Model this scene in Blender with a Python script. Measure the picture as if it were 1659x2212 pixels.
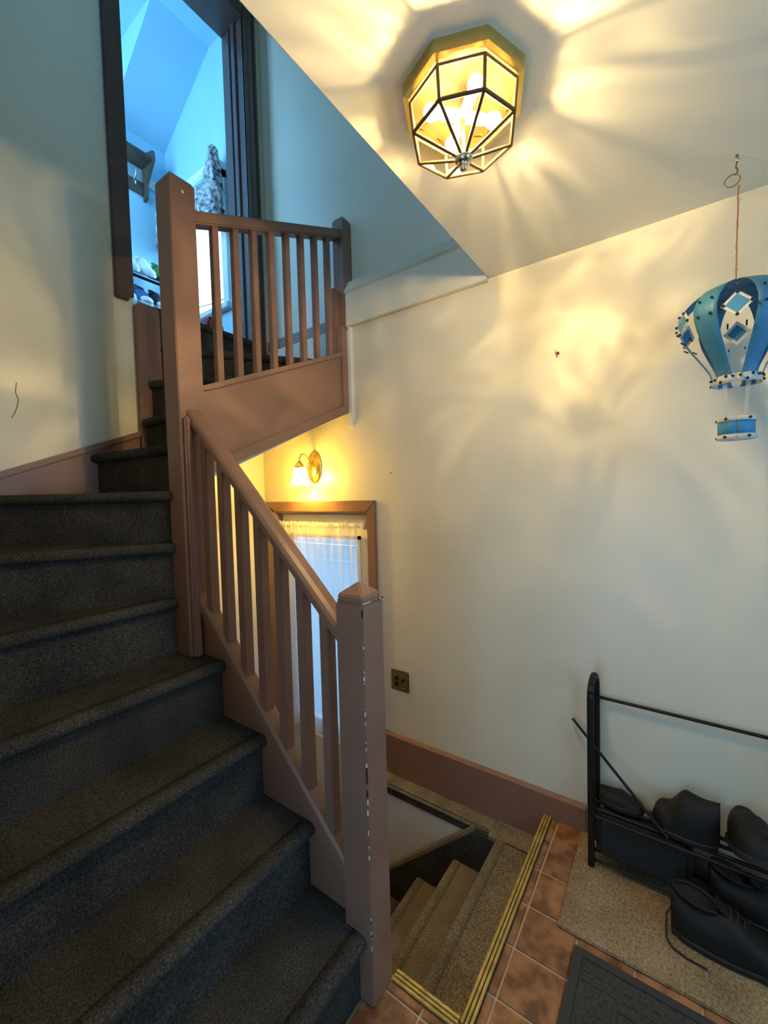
import bpy, bmesh, math, random
from mathutils import Vector, Matrix
random.seed(7)
for o in list(bpy.data.objects): bpy.data.objects.remove(o)
S = bpy.context.scene
COL = S.collection
PI = math.pi

# ------------------------------------------------------------------ camera
EYE = 1.45
F_PX, YAW, PITCH, ROLL = 892.32, math.radians(35.313), math.radians(-2.4125), math.radians(-1.5118)
fw = Vector((math.cos(YAW)*math.cos(PITCH), math.sin(YAW)*math.cos(PITCH), math.sin(PITCH)))
r0 = Vector((math.sin(YAW), -math.cos(YAW), 0)); u0 = r0.cross(fw)
rt = r0*math.cos(ROLL) + u0*math.sin(ROLL); up = -r0*math.sin(ROLL) + u0*math.cos(ROLL)
cd = bpy.data.cameras.new('camera'); cam = bpy.data.objects.new('camera', cd); COL.objects.link(cam)
cd.sensor_fit = 'VERTICAL'; cd.sensor_height = 36.0; cd.sensor_width = 27.0
cd.lens = F_PX/2212*36.0; cd.clip_start = 0.02
cam.matrix_world = Matrix(((rt.x, up.x, -fw.x, 0), (rt.y, up.y, -fw.y, 0), (rt.z, up.z, -fw.z, EYE), (0, 0, 0, 1)))
S.camera = cam

# ------------------------------------------------------------------ daylight and exposure
w = bpy.data.worlds.new('sky'); S.world = w; w.use_nodes = True
bg = w.node_tree.nodes['Background']
bg.inputs[0].default_value = (0.27, 0.60, 1.0, 1); bg.inputs[1].default_value = 12.0
S.view_settings.view_transform = 'Standard'; S.view_settings.look = 'None'
S.view_settings.exposure = 0.0; S.view_settings.gamma = 1.0
S.view_settings.use_curve_mapping = False
def portal(name, loc, rot, sx, sy):
    l = bpy.data.lights.new(name, 'AREA'); l.shape = 'RECTANGLE'; l.size = sx; l.size_y = sy
    l.cycles.is_portal = True
    o = bpy.data.objects.new(name, l); COL.objects.link(o); o.location = loc; o.rotation_euler = rot
portal('daylight_portal', (2.02, 3.00, 3.33), (0, PI/2, 0), .96, .66)
portal('daylight_portal', (1.99, 1.81, .60), (0, PI/2, 0), 1.25, .60)
portal('daylight_portal', (-.70, .33, .80), (0, -PI/2, 0), 1.2, .64)
portal('daylight_portal', (.85, -1.71, 1.42), (PI/2, 0, 0), .66, 1.1)
portal('daylight_portal', (.28, 2.98, 3.75), (0, -PI/2, 0), 1.6, .84)
portal('daylight_portal', (-.10, 1.35, 3.9), (0, -PI/2, 0), .7, .5)
LAMP = 520.0
LAMP_STREAKS = 19.0  # watts of an added point light, its noise imitating cut-glass streaks      # radiance of each bulb of the ceiling lamp
SCONCE = 1500.0    # radiance of the wall lamp's bulb

# ------------------------------------------------------------------ materials
def mat(name, col, rough=.6, metal=0., spec=.5, var=0., vscale=6., col2=None, bump=0., bscale=60., bdist=.002, rnd=0.):
    m = bpy.data.materials.new(name); m.use_nodes = True
    nt = m.node_tree; b = nt.nodes['Principled BSDF']
    b.inputs['Base Color'].default_value = (*col, 1)
    b.inputs['Roughness'].default_value = rough; b.inputs['Metallic'].default_value = metal
    b.inputs['Specular IOR Level'].default_value = spec
    tc = nt.nodes.new('ShaderNodeTexCoord')
    if var or col2 or rnd:
        n = nt.nodes.new('ShaderNodeTexNoise'); n.inputs['Scale'].default_value = vscale; n.inputs['Detail'].default_value = 6
        nt.links.new(tc.outputs['Object'], n.inputs['Vector'])
        r = nt.nodes.new('ShaderNodeValToRGB')
        c2 = col2 or tuple(c*(1-var) for c in col)
        r.color_ramp.elements[0].color = (*c2, 1); r.color_ramp.elements[1].color = (*col, 1)
        r.color_ramp.elements[0].position = .36; r.color_ramp.elements[1].position = .62
        nt.links.new(n.outputs['Fac'], r.inputs['Fac'])
        out = r.outputs['Color']
        if rnd:
            oi = nt.nodes.new('ShaderNodeObjectInfo')
            mr = nt.nodes.new('ShaderNodeMapRange'); mr.inputs[3].default_value = 1-rnd; mr.inputs[4].default_value = 1+rnd
            nt.links.new(oi.outputs['Random'], mr.inputs[0])
            hs = nt.nodes.new('ShaderNodeHueSaturation'); nt.links.new(mr.outputs[0], hs.inputs['Value'])
            nt.links.new(out, hs.inputs['Color']); out = hs.outputs['Color']
            ad = nt.nodes.new('ShaderNodeVectorMath'); ad.operation = 'ADD'
            sc = nt.nodes.new('ShaderNodeVectorMath'); sc.operation = 'SCALE'; sc.inputs['Scale'].default_value = 9.
            nt.links.new(oi.outputs['Random'], sc.inputs[0])
            nt.links.new(tc.outputs['Object'], ad.inputs[0]); nt.links.new(sc.outputs[0], ad.inputs[1])
            nt.links.new(ad.outputs[0], n.inputs['Vector'])
        nt.links.new(out, b.inputs['Base Color'])
    if bump:
        n2 = nt.nodes.new('ShaderNodeTexNoise'); n2.inputs['Scale'].default_value = bscale; n2.inputs['Detail'].default_value = 4
        nt.links.new(tc.outputs['Object'], n2.inputs['Vector'])
        bp = nt.nodes.new('ShaderNodeBump'); bp.inputs['Strength'].default_value = bump; bp.inputs['Distance'].default_value = bdist
        nt.links.new(n2.outputs['Fac'], bp.inputs['Height']); nt.links.new(bp.outputs[0], b.inputs['Normal'])
    return m
def carpet_mat(name, c1, c2, c3, bump=1.0, scale=190.):
    m = mat(name, c1, .97, spec=.1); nt = m.node_tree; b = nt.nodes['Principled BSDF']
    tc = nt.nodes.new('ShaderNodeTexCoord')
    n = nt.nodes.new('ShaderNodeTexNoise'); n.inputs['Scale'].default_value = scale; n.inputs['Detail'].default_value = 3; n.inputs['Roughness'].default_value = .7
    nt.links.new(tc.outputs['Object'], n.inputs['Vector'])
    r = nt.nodes.new('ShaderNodeValToRGB'); e = r.color_ramp.elements
    e[0].position = .33; e[0].color = (*c1, 1); e[1].position = .68; e[1].color = (*c3, 1)
    x = e.new(.5); x.color = (*c2, 1)
    nt.links.new(n.outputs['Fac'], r.inputs['Fac'])
    n3 = nt.nodes.new('ShaderNodeTexNoise'); n3.inputs['Scale'].default_value = 7.; n3.inputs['Detail'].default_value = 5
    nt.links.new(tc.outputs['Object'], n3.inputs['Vector'])
    mr = nt.nodes.new('ShaderNodeMapRange'); mr.inputs[1].default_value = .3; mr.inputs[2].default_value = .7; mr.inputs[3].default_value = .72; mr.inputs[4].default_value = 1.25
    nt.links.new(n3.outputs['Fac'], mr.inputs[0])
    hs = nt.nodes.new('ShaderNodeHueSaturation'); nt.links.new(mr.outputs[0], hs.inputs['Value']); nt.links.new(r.outputs[0], hs.inputs['Color'])
    nt.links.new(hs.outputs[0], b.inputs['Base Color'])
    bp = nt.nodes.new('ShaderNodeBump'); bp.inputs['Strength'].default_value = bump; bp.inputs['Distance'].default_value = .004
    nt.links.new(n.outputs['Fac'], bp.inputs['Height']); nt.links.new(bp.outputs[0], b.inputs['Normal'])
    return m
def emis(name, col, s):
    m = bpy.data.materials.new(name); m.use_nodes = True; nt = m.node_tree; nt.nodes.clear()
    e = nt.nodes.new('ShaderNodeEmission'); e.inputs[0].default_value = (*col, 1); e.inputs[1].default_value = s
    o = nt.nodes.new('ShaderNodeOutputMaterial'); nt.links.new(e.outputs[0], o.inputs[0]); return m
def pane_mat(name, tint, gloss=.12, rough=.03):
    """thin clear glass: lets light straight through and mirrors a little of the room"""
    m = bpy.data.materials.new(name); m.use_nodes = True; nt = m.node_tree; nt.nodes.clear()
    t = nt.nodes.new('ShaderNodeBsdfTransparent'); t.inputs[0].default_value = (*tint, 1)
    g = nt.nodes.new('ShaderNodeBsdfGlossy'); g.inputs['Roughness'].default_value = rough
    mx = nt.nodes.new('ShaderNodeMixShader'); mx.inputs[0].default_value = gloss
    o = nt.nodes.new('ShaderNodeOutputMaterial')
    nt.links.new(t.outputs[0], mx.inputs[1]); nt.links.new(g.outputs[0], mx.inputs[2]); nt.links.new(mx.outputs[0], o.inputs[0]); return m
def sheer_mat(name, col, clear=.4):
    m = bpy.data.materials.new(name); m.use_nodes = True; nt = m.node_tree; nt.nodes.clear()
    t = nt.nodes.new('ShaderNodeBsdfTransparent')
    d = nt.nodes.new('ShaderNodeBsdfDiffuse'); d.inputs[0].default_value = (*col, 1)
    tl = nt.nodes.new('ShaderNodeBsdfTranslucent'); tl.inputs[0].default_value = (*col, 1)
    m1 = nt.nodes.new('ShaderNodeMixShader'); m1.inputs[0].default_value = .5
    m2 = nt.nodes.new('ShaderNodeMixShader'); m2.inputs[0].default_value = 1-clear
    o = nt.nodes.new('ShaderNodeOutputMaterial')
    nt.links.new(d.outputs[0], m1.inputs[1]); nt.links.new(tl.outputs[0], m1.inputs[2])
    nt.links.new(t.outputs[0], m2.inputs[1]); nt.links.new(m1.outputs[0], m2.inputs[2]); nt.links.new(m2.outputs[0], o.inputs[0]); return m
def mesh_mat(name, col, col2, cell=.0042, hole=.0):
    """plastic craft canvas: a square grid of holes, read from UV in metres"""
    m = mat(name, col, .5); nt = m.node_tree; b = nt.nodes['Principled BSDF']
    uv = nt.nodes.new('ShaderNodeTexCoord'); sp = nt.nodes.new('ShaderNodeSeparateXYZ'); nt.links.new(uv.outputs['UV'], sp.inputs[0])
    outs = []
    for k in (0, 1):
        a = nt.nodes.new('ShaderNodeMath'); a.operation = 'DIVIDE'; a.inputs[1].default_value = cell; nt.links.new(sp.outputs[k], a.inputs[0])
        f = nt.nodes.new('ShaderNodeMath'); f.operation = 'FRACT'; nt.links.new(a.outputs[0], f.inputs[0])
        g = nt.nodes.new('ShaderNodeMath'); g.operation = 'GREATER_THAN'; g.inputs[1].default_value = .45; nt.links.new(f.outputs[0], g.inputs[0]); outs.append(g)
    mu = nt.nodes.new('ShaderNodeMath'); mu.operation = 'MULTIPLY'; nt.links.new(outs[0].outputs[0], mu.inputs[0]); nt.links.new(outs[1].outputs[0], mu.inputs[1])
    mx = nt.nodes.new('ShaderNodeMix'); mx.data_type = 'RGBA'; mx.inputs[6].default_value = (*col, 1); mx.inputs[7].default_value = (*col2, 1)
    nt.links.new(mu.outputs[0], mx.inputs[0]); nt.links.new(mx.outputs[2], b.inputs['Base Color'])
    if hole:
        al = nt.nodes.new('ShaderNodeMath'); al.operation = 'MULTIPLY_ADD'; al.inputs[1].default_value = -hole; al.inputs[2].default_value = 1
        nt.links.new(mu.outputs[0], al.inputs[0]); nt.links.new(al.outputs[0], b.inputs['Alpha'])
    return m

M = {}
M['paint'] = mat('cream_wall_paint', (.72, .69, .545), .33, spec=.5, var=.05, vscale=3., bump=.12, bscale=45., bdist=.002)
M['ceil'] = mat('cream_ceiling_paint', (.68, .67, .56), .45, var=.04, vscale=3., bump=.15, bscale=25., bdist=.003)
M['blue_paint'] = mat('pale_blue_room_paint', (.42, .68, .80), .6, var=.05, vscale=4.)
M['brown'] = mat('brown_gloss_paint', (.255, .142, .098), .38, spec=.45, var=.10, vscale=5., bump=.1, bscale=40., bdist=.0015)
M['dark_brown'] = mat('dark_brown_gloss_paint', (.10, .062, .05), .35, var=.1, vscale=6.)
M['white_trim'] = mat('white_trim_paint', (.74, .73, .68), .45, var=.04)
M['carpet'] = carpet_mat('dark_grey_carpet', (.022, .023, .024), (.050, .048, .043), (.105, .098, .085))
M['carpet2'] = carpet_mat('lit_brown_grey_carpet', (.075, .067, .050), (.18, .158, .120), (.33, .29, .225))  # lighter copy of the stair carpet, lamp and sconce light in its colour
M['grout'] = mat('pale_grout', (.52, .38, .25), .9)
M['tile'] = mat('terracotta_tile', (.34, .165, .075), .42, var=.2, vscale=20., col2=(.15, .060, .030), rnd=.16, bump=.15, bscale=60.)
M['brass'] = mat('polished_brass', (.80, .58, .20), .22, metal=1., var=.12, vscale=20.)
M['old_brass'] = mat('antique_brass', (.42, .32, .10), .4, metal=.85, var=.3, vscale=40.)
M['dark_plate'] = mat('darkened_back_plate', (.028, .018, .006), .7, spec=.1)  # near-black colour put in to hold down the bulbs' glare on the plate
M['came'] = mat('dark_came', (.10, .06, .02), .5, metal=.3)
M['bronze'] = mat('dark_bronze_came', (.24, .17, .07), .35, metal=.9)
M['chrome'] = mat('nickel', (.62, .60, .55), .15, metal=1.)
M['strip'] = mat('brass_edging', (.66, .46, .12), .42, metal=.35, var=.35, vscale=30.)
M['black_gap'] = mat('black_groove', (.02, .016, .010), .8)
M['amber'] = pane_mat('clear_amber_glass', (.97, .93, .80), .06, .02)
M['clear'] = pane_mat('window_glass', (.95, .98, 1.), .06, .01)
M['frost_pane'] = pane_mat('dimming_door_glass', (.62, .62, .62), .05, .2)  # grey tint added to cut the daylight from the unseen front door
M['bulb'] = emis('bulb_glow', (1., .70, .34), LAMP)
M['bulb2'] = emis('sconce_bulb_glow', (1., .60, .08), SCONCE)
M['porcelain'] = mat('socket', (.55, .50, .40), .5)
M['frost'] = sheer_mat('frosted_shade_glass', (.95, .82, .55), .35)
M['sheer'] = sheer_mat('white_sheer_curtain', (.86, .86, .84), .34)
M['white_plastic'] = mat('white_enamel', (.78, .78, .76), .35)
M['black_metal'] = mat('black_tube', (.008, .008, .008), .5, spec=.3)
M['black_leather'] = mat('black_leather', (.008, .008, .008), .6, spec=.3, bump=.3, bscale=90., bdist=.001)
M['black_rubber'] = mat('black_rubber', (.010, .010, .010), .7)
M['lace'] = mat('black_lace', (.015, .013, .012), .8)
M['jute'] = carpet_mat('beige_woven_rug', (.15, .11, .06), (.27, .205, .12), (.38, .30, .185), .8, 120.)
M['mat_black'] = mat('charcoal_rubber_mat', (.045, .048, .045), .8, var=.5, vscale=120., bump=.8, bscale=130., bdist=.003)
M['mat_rim'] = mat('charcoal_mat_rim', (.030, .033, .034), .7, bump=.3, bscale=200.)
M['blue_canvas'] = mesh_mat('blue_plastic_canvas', (.035, .20, .36), (.02, .12, .23))
M['blue_dia'] = mesh_mat('bright_blue_plastic_canvas', (.03, .23, .46), (.025, .17, .36))
M['white_canvas'] = mesh_mat('white_plastic_canvas', (.72, .72, .68), (.25, .25, .24), .0042, .6)
M['pin'] = mat('dark_paper_fastener', (.03, .03, .035), .35, metal=.6)
M['nylon'] = sheer_mat('clear_nylon_strip', (.8, .8, .75), .6)
M['twine'] = mat('brown_twine', (.28, .12, .04), .95, bump=.5, bscale=300.)
M['wood'] = mat('brown_wood_shelf', (.14, .09, .06), .5, var=.35, vscale=9.)
M['fl'] = mat('floral_fabric', (.60, .60, .58), .9, vscale=34., col2=(.03, .05, .06))
M['sneaker_white'] = mat('white_sneaker', (.62, .66, .68), .6)
M['sneaker_blue'] = mat('blue_sneaker', (.03, .10, .24), .7)
M['sneaker_black'] = mat('black_sneaker', (.012, .015, .02), .7)
M['sneaker_green'] = mat('green_sneaker', (.05, .16, .03), .7)
M['red'] = mat('red_fabric', (.30, .012, .02), .8)
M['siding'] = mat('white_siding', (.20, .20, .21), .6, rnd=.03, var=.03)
M['ground'] = mat('grey_gravel', (.25, .25, .24), .95, var=.3, vscale=20.)
M['scratch'] = mat('dark_scratch', (.20, .22, .18), .9)

# ------------------------------------------------------------------ mesh helpers
BASE = {}
class MB:
    def __init__(s): s.v = []; s.f = []; s.sm = []; s.uv = {}
    def add(s, v, f, smooth=False):
        n = len(s.v); s.v += [Vector(p) for p in v]; s.f += [tuple(i+n for i in q) for q in f]; s.sm += [smooth]*len(f); return s
    def box(s, x0, x1, y0, y1, z0, z1):
        return s.add([(x0,y0,z0),(x1,y0,z0),(x1,y1,z0),(x0,y1,z0),(x0,y0,z1),(x1,y0,z1),(x1,y1,z1),(x0,y1,z1)],
                     [(0,3,2,1),(4,5,6,7),(0,1,5,4),(1,2,6,5),(2,3,7,6),(3,0,4,7)])
    def prism(s, poly, axis, a0, a1):
        """poly: 2D points; axis 'x' -> (y,z), 'y' -> (x,z), 'z' -> (x,y)"""
        def P(p, a): return {'x': (a, p[0], p[1]), 'y': (p[0], a, p[1]), 'z': (p[0], p[1], a)}[axis]
        n = len(poly)
        v = [P(p, a0) for p in poly] + [P(p, a1) for p in poly]
        f = [tuple(range(n))[::-1], tuple(range(n, 2*n))] + [(i, (i+1) % n, n+(i+1) % n, n+i) for i in range(n)]
        return s.add(v, f)
    def tube(s, pts, r, n=8, closed=False, smooth=True):
        pts = [Vector(p) for p in pts]; m = len(pts); vs = []; ref = None
        for i, p in enumerate(pts):
            if closed: t = pts[(i+1) % m]-pts[i-1]
            else: t = pts[min(i+1, m-1)]-pts[max(i-1, 0)]
            t.normalize()
            if ref is None:
                ref = Vector((0, 0, 1)) if abs(t.z) < .9 else Vector((1, 0, 0))
            a = (ref - t*ref.dot(t)).normalized(); ref = a; b = t.cross(a)
            rr = r[i] if isinstance(r, (list, tuple)) else r
            vs += [p + (a*math.cos(2*PI*k/n) + b*math.sin(2*PI*k/n))*rr for k in range(n)]
        fs = []
        for i in range(m if closed else m-1):
            j = (i+1) % m
            fs += [(i*n+k, i*n+(k+1) % n, j*n+(k+1) % n, j*n+k) for k in range(n)]
        s.add(vs, fs, smooth)
        if not closed: s.add(vs[:n], [tuple(range(n))[::-1]]); s.add(vs[-n:], [tuple(range(n))])
        return s
    def lathe(s, prof, c=(0,0,0), n=24, smooth=True, wob=None):
        vs = []
        for r, z in prof:
            for k in range(n):
                a = 2*PI*k/n; rr = r*(wob(a, z) if wob else 1)
                vs.append((c[0]+rr*math.cos(a), c[1]+rr*math.sin(a), c[2]+z))
        m = len(prof)
        return s.add(vs, [(i*n+k, i*n+(k+1) % n, (i+1)*n+(k+1) % n, (i+1)*n+k) for i in range(m-1) for k in range(n)], smooth)
    def ball(s, c, r, n=12, sq=(1,1,1)):
        prof = [(max(1e-4, math.sin(PI*i/8))*r, -math.cos(PI*i/8)*r) for i in range(9)]
        t = MB().lathe(prof, (0,0,0), n); t.v = [Vector((p.x*sq[0]+c[0], p.y*sq[1]+c[1], p.z*sq[2]+c[2])) for p in t.v]
        return s.add(t.v, t.f, True)
    def bar(s, a, b, wx, wz):
        """rectangular bar from a to b, wx wide (horizontal), wz deep"""
        a = Vector(a); b = Vector(b); t = (b-a).normalized()
        h = t.cross(Vector((0,0,1)));  h = h.normalized() if h.length > 1e-4 else Vector((1,0,0))
        k = h.cross(t).normalized(); h = h*wx/2; k = k*wz/2
        return s.add([a-h-k,a+h-k,a+h+k,a-h+k,b-h-k,b+h-k,b+h+k,b-h+k],[(0,3,2,1),(4,5,6,7),(0,1,5,4),(1,2,6,5),(2,3,7,6),(3,0,4,7)])
    def grid(s, fn, nu, nv, smooth=True):
        vs = [fn(i/nu, j/nv) for j in range(nv+1) for i in range(nu+1)]; W = nu+1
        return s.add(vs, [(j*W+i, j*W+i+1, (j+1)*W+i+1, (j+1)*W+i) for j in range(nv) for i in range(nu)], smooth)
    def xf(s, m):
        s.v = [m @ p for p in s.v]; return s
    def build(s, name, m, parent=None, bevel=0., seg=2, origin=None, fix=True):
        if parent is not None: org = BASE[parent]
        elif origin is not None: org = Vector(origin)
        else:
            xs = [p.x for p in s.v]; ys = [p.y for p in s.v]; zs = [p.z for p in s.v]
            org = Vector(((min(xs)+max(xs))/2, (min(ys)+max(ys))/2, min(zs)))
        me = bpy.data.meshes.new(name); me.from_pydata([p-org for p in s.v], [], s.f)
        for p, q in zip(me.polygons, s.sm): p.use_smooth = q
        if fix or bevel:
            bm = bmesh.new(); bm.from_mesh(me)
            if bevel:
                bmesh.ops.remove_doubles(bm, verts=bm.verts, dist=1e-5)
                ed = [e for e in bm.edges if len(e.link_faces) == 2 and e.calc_face_angle(0) > .5]
                bmesh.ops.bevel(bm, geom=ed, offset=bevel, segments=seg, affect='EDGES', clamp_overlap=True)
            bmesh.ops.recalc_face_normals(bm, faces=bm.faces)
            bm.to_mesh(me); bm.free()
        me.materials.append(M[m] if isinstance(m, str) else m)
        o = bpy.data.objects.new(name, me); COL.objects.link(o)
        if parent is None: o.location = org
        else: o.parent = parent
        BASE[o] = org
        return o
def tag(o, label, cat, group=None):
    o['label'] = label; o['category'] = cat
    if group: o['group'] = group
    return o
def root(name, loc, label, cat, group=None):
    o = bpy.data.objects.new(name, None); COL.objects.link(o); o.location = loc; o.empty_display_size = .05
    BASE[o] = Vector(loc); return tag(o, label, cat, group)
def struct(o, label, cat=None):
    o['kind'] = 'structure'; o['label'] = label; o['category'] = cat or o.name.split('_')[0]; return o
def sroot(name, loc, label, cat):
    return struct(root(name, loc, label, cat), label, cat)
def metric_uv(o, fn):
    me = o.data; l = me.uv_layers.new(name='UVMap')
    for lp in me.loops: l.data[lp.index].uv = fn(me.vertices[lp.vertex_index].co)

# ------------------------------------------------------------------ the setting
D, DU = 1.865, 1.905              # lower right wall, set-back upper right wall
YL, YD = 2.262, 2.447             # end wall of the stair, its far side
LZ = -.717                         # lower landing
ZC, ZT = 2.422, 5.05              # foyer ceiling, stairwell ceiling
UF = 2.48                         # upper floor
# right wall round the side door opening (y 1.43..2.20, z -.62..1.345)
b = MB().box(D, D+.15, -1.6, 1.43, -.85, ZC).box(D, D+.15, 1.43, 2.20, 1.345, ZC).box(D, D+.15, 2.20, 2.45, -.85, ZC)
struct(b.build('wall_right', 'paint', fix=False), 'cream painted wall behind the shoe rack and the hanging balloon', 'wall')
b = MB().box(DU, DU+.12, .55, 2.68, ZC, ZT).box(DU, DU+.12, 3.34, 3.7, ZC, ZT).box(DU, DU+.12, 2.68, 3.34, ZC, 2.87).box(DU, DU+.12, 2.68, 3.34, 3.80, ZT)
struct(b.build('wall_right_upper', 'paint', fix=False), 'set-back upper stairwell wall beside the dark door frame', 'wall')
b = MB().box(-.02, 1.03, YL, YD, .7, ZT).box(1.03, DU, YL, YD, 4.53, ZT).box(1.79, DU, YL, YD, UF-.1, 4.53)
wl = struct(b.build('wall_stair_end', 'paint', fix=False), 'pale green lit wall at the head of the winding stair', 'wall')
sc = [(.55, YL-.001, 1.96), (.545, YL-.001, 1.92), (.553, YL-.001, 1.89), (.545, YL-.001, 1.85), (.533, YL-.001, 1.82), (.527, YL-.001, 1.81)]
MB().tube(sc, .0016, 5).build('scratch_mark', 'scratch', wl)
struct(MB().box(.90, D, 2.33, 2.45, -.85, 2.3).build('wall_landing_end', 'paint'), 'yellow lit wall beside the sconce at the lower landing', 'wall')
struct(MB().box(-.09, .03, .703, 1.1, -.3, ZT).box(-.09, .03, 1.6, YL, -.3, ZT).box(-.09, .03, 1.1, 1.6, -.3, 3.55).box(-.09, .03, 1.1, 1.6, 4.25, ZT).build('wall_stair_left', 'paint', fix=False), 'wall along the outer side of the lower flight', 'wall')
struct(MB().box(-.6, .03, .75, .87, -.3, ZC).build('wall_foyer_left', 'paint'), 'foyer wall between front door and stair', 'wall')
b = MB().box(-.75, -.6, -1.6, -.02, -.3, ZC).box(-.75, -.6, .68, .87, -.3, ZC).box(-.75, -.6, -.02, .68, 2.05, ZC)
struct(b.build('wall_foyer_front', 'paint', fix=False), 'foyer wall that holds the glazed front door', 'wall')
b = MB().box(-.75, .5, -1.72, -1.6, -.3, ZC).box(1.2, D+.15, -1.72, -1.6, -.3, ZC).box(.5, 1.2, -1.72, -1.6, -.3, .85).box(.5, 1.2, -1.72, -1.6, 2.0, ZC)
struct(b.build('wall_foyer_side', 'paint', fix=False), 'foyer wall with a window, facing the stair', 'wall')
wn3 = sroot('window_3', (.85, -1.65, .85), 'foyer window facing the stair', 'window')
MB().box(.5, .54, -1.7, -1.59, .85, 2.0).box(1.16, 1.2, -1.7, -1.59, .85, 2.0).box(.5, 1.2, -1.7, -1.59, 1.96, 2.0).box(.46, 1.24, -1.7, -1.56, .82, .86).build('window_frame', 'brown', wn3, fix=False)
MB().box(.54, 1.16, -1.665, -1.660, .86, 1.96).build('pane', 'clear', wn3)
struct(MB().box(-.75, D+.15, -1.72, .703, ZC, ZC+.24).build('ceiling', 'ceil', bevel=.004), 'cream foyer ceiling carrying the octagonal lamp', 'ceiling')
struct(MB().box(-.75, .03, .703, .87, ZC, ZC+.24).build('ceiling_foyer_corner', 'ceil'), 'small piece of foyer ceiling by the front door', 'ceiling')
struct(MB().box(-.09, DU+.12, .585, .703, ZC+.24, ZT).build('wall_stairwell_front', 'paint'), 'upper stairwell wall above the edge of the foyer ceiling', 'wall')
struct(MB().box(-.09, DU+.12, .585, YD, ZT, ZT+.1).build('ceiling_stairwell', 'ceil'), 'high ceiling over the stairwell', 'ceiling')
wn4 = sroot('window_added_4', (-.03, 1.35, 3.55), 'added unseen high window over the outer side of the stair', 'window')  # window added out of view to bring daylight onto the upper stairwell walls
MB().box(-.08, .04, 1.1, 1.13, 3.55, 4.25).box(-.08, .04, 1.57, 1.6, 3.55, 4.25).box(-.08, .04, 1.1, 1.6, 4.22, 4.25).box(-.08, .06, 1.08, 1.62, 3.53, 3.56).build('window_frame', 'white_trim', wn4, fix=False)
MB().box(-.045, -.040, 1.13, 1.57, 3.56, 4.22).build('pane', 'clear', wn4)
# ledge board on the right wall where the upper wall sets back
b = MB().prism([(D-.030, 2.405), (D+.02, 2.405), (DU+.01, 2.68), (D-.002, 2.665), (D-.040, 2.595), (D-.030, 2.590)], 'y', .703, 1.535)
struct(b.build('trim_ledge', 'paint', bevel=.003), 'cream boxed ledge along the wall under the set-back upper wall', 'trim')
struct(MB().box(D-.016, D+.01, 1.512, 1.56, 1.845, 2.41).build('trim_batten', 'white_trim', bevel=.003), 'white wall batten below the end post of the upper railing', 'trim')
# floor with tiles
TS = .1605; G = .008
fl = struct(MB().box(-.6, D, -1.6, .478, -.3, -.006).box(-.6, .968, .47, .80, -.3, -.006).build('floor', 'grout', fix=False), 'terracotta square tile floor with pale joints', 'floor')
def tile_mesh(wx, wy):
    b = MB().box(-wx/2, wx/2, -wy/2, wy/2, -.010, 0.)
    bm = bmesh.new(); me = bpy.data.meshes.new('tile'); me.from_pydata(b.v, [], b.f); bm.from_mesh(me)
    ed = [e for e in bm.edges if all(v.co.z > -.001 for v in e.verts)]
    bmesh.ops.bevel(bm, geom=ed, offset=.0025, segments=1, affect='EDGES'); bmesh.ops.recalc_face_normals(bm, faces=bm.faces)
    bm.to_mesh(me); bm.free(); me.materials.append(M['tile']); return me
tm = {}
gx = [1.725+TS*k for k in range(-15, 2)]
gy = [.418-TS*k for k in range(-2, 13)]
for i in range(len(gx)-1):
    for j in range(len(gy)-1):
        x0, x1, y0, y1 = max(gx[i], -.6), min(gx[i+1], D), max(gy[j+1], -1.6), gy[j]
        if y0 > .40:
            if x0 > .93: y1 = min(y1, .449)
            else:
                x1 = min(x1, .955); y1 = min(y1, .74)
        if y0 > .40 and y0 < .45 and x0 <= .93 < gx[i+1]:
            o = bpy.data.objects.new('tile', tile_mesh(gx[i+1]-.975-G, .449-y0-G)); COL.objects.link(o); o.parent = fl
            o.location = Vector(((.975+gx[i+1])/2, (y0+.449)/2, 0)) - BASE[fl]
        if x1-x0 < .02 or y1-y0 < .012: continue
        key = (round(x1-x0-G, 3), round(y1-y0-G, 3))
        if key not in tm: tm[key] = tile_mesh(*key)
        o = bpy.data.objects.new('tile', tm[key]); COL.objects.link(o); o.parent = fl
        o.location = Vector(((x0+x1)/2, (y0+y1)/2, 0)) - BASE[fl]
# baseboards
struct(MB().prism([(D-.018, -.1165), (D, -.1165), (D, .113), (D-.006, .113), (D-.018, .100)], 'y', .480, 1.365).prism([(D-.018, 0), (D, 0), (D, .113), (D-.006, .113), (D-.018, .100)], 'y', .308, .480).build('baseboard_right', 'brown'), 'tall brown baseboard above the descending steps', 'baseboard')
struct(MB().prism([(D-.016, 0), (D, 0), (D, .105), (D-.006, .105), (D-.016, .094)], 'y', -1.6, .306).build('baseboard_right_foyer', 'brown'), 'brown baseboard behind the shoe rack', 'baseboard')
struct(MB().box(-.6, D-.02, -1.6, -1.585, 0, .105).build('baseboard_side', 'brown'), 'brown baseboard of the foyer side wall', 'baseboard')
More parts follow.
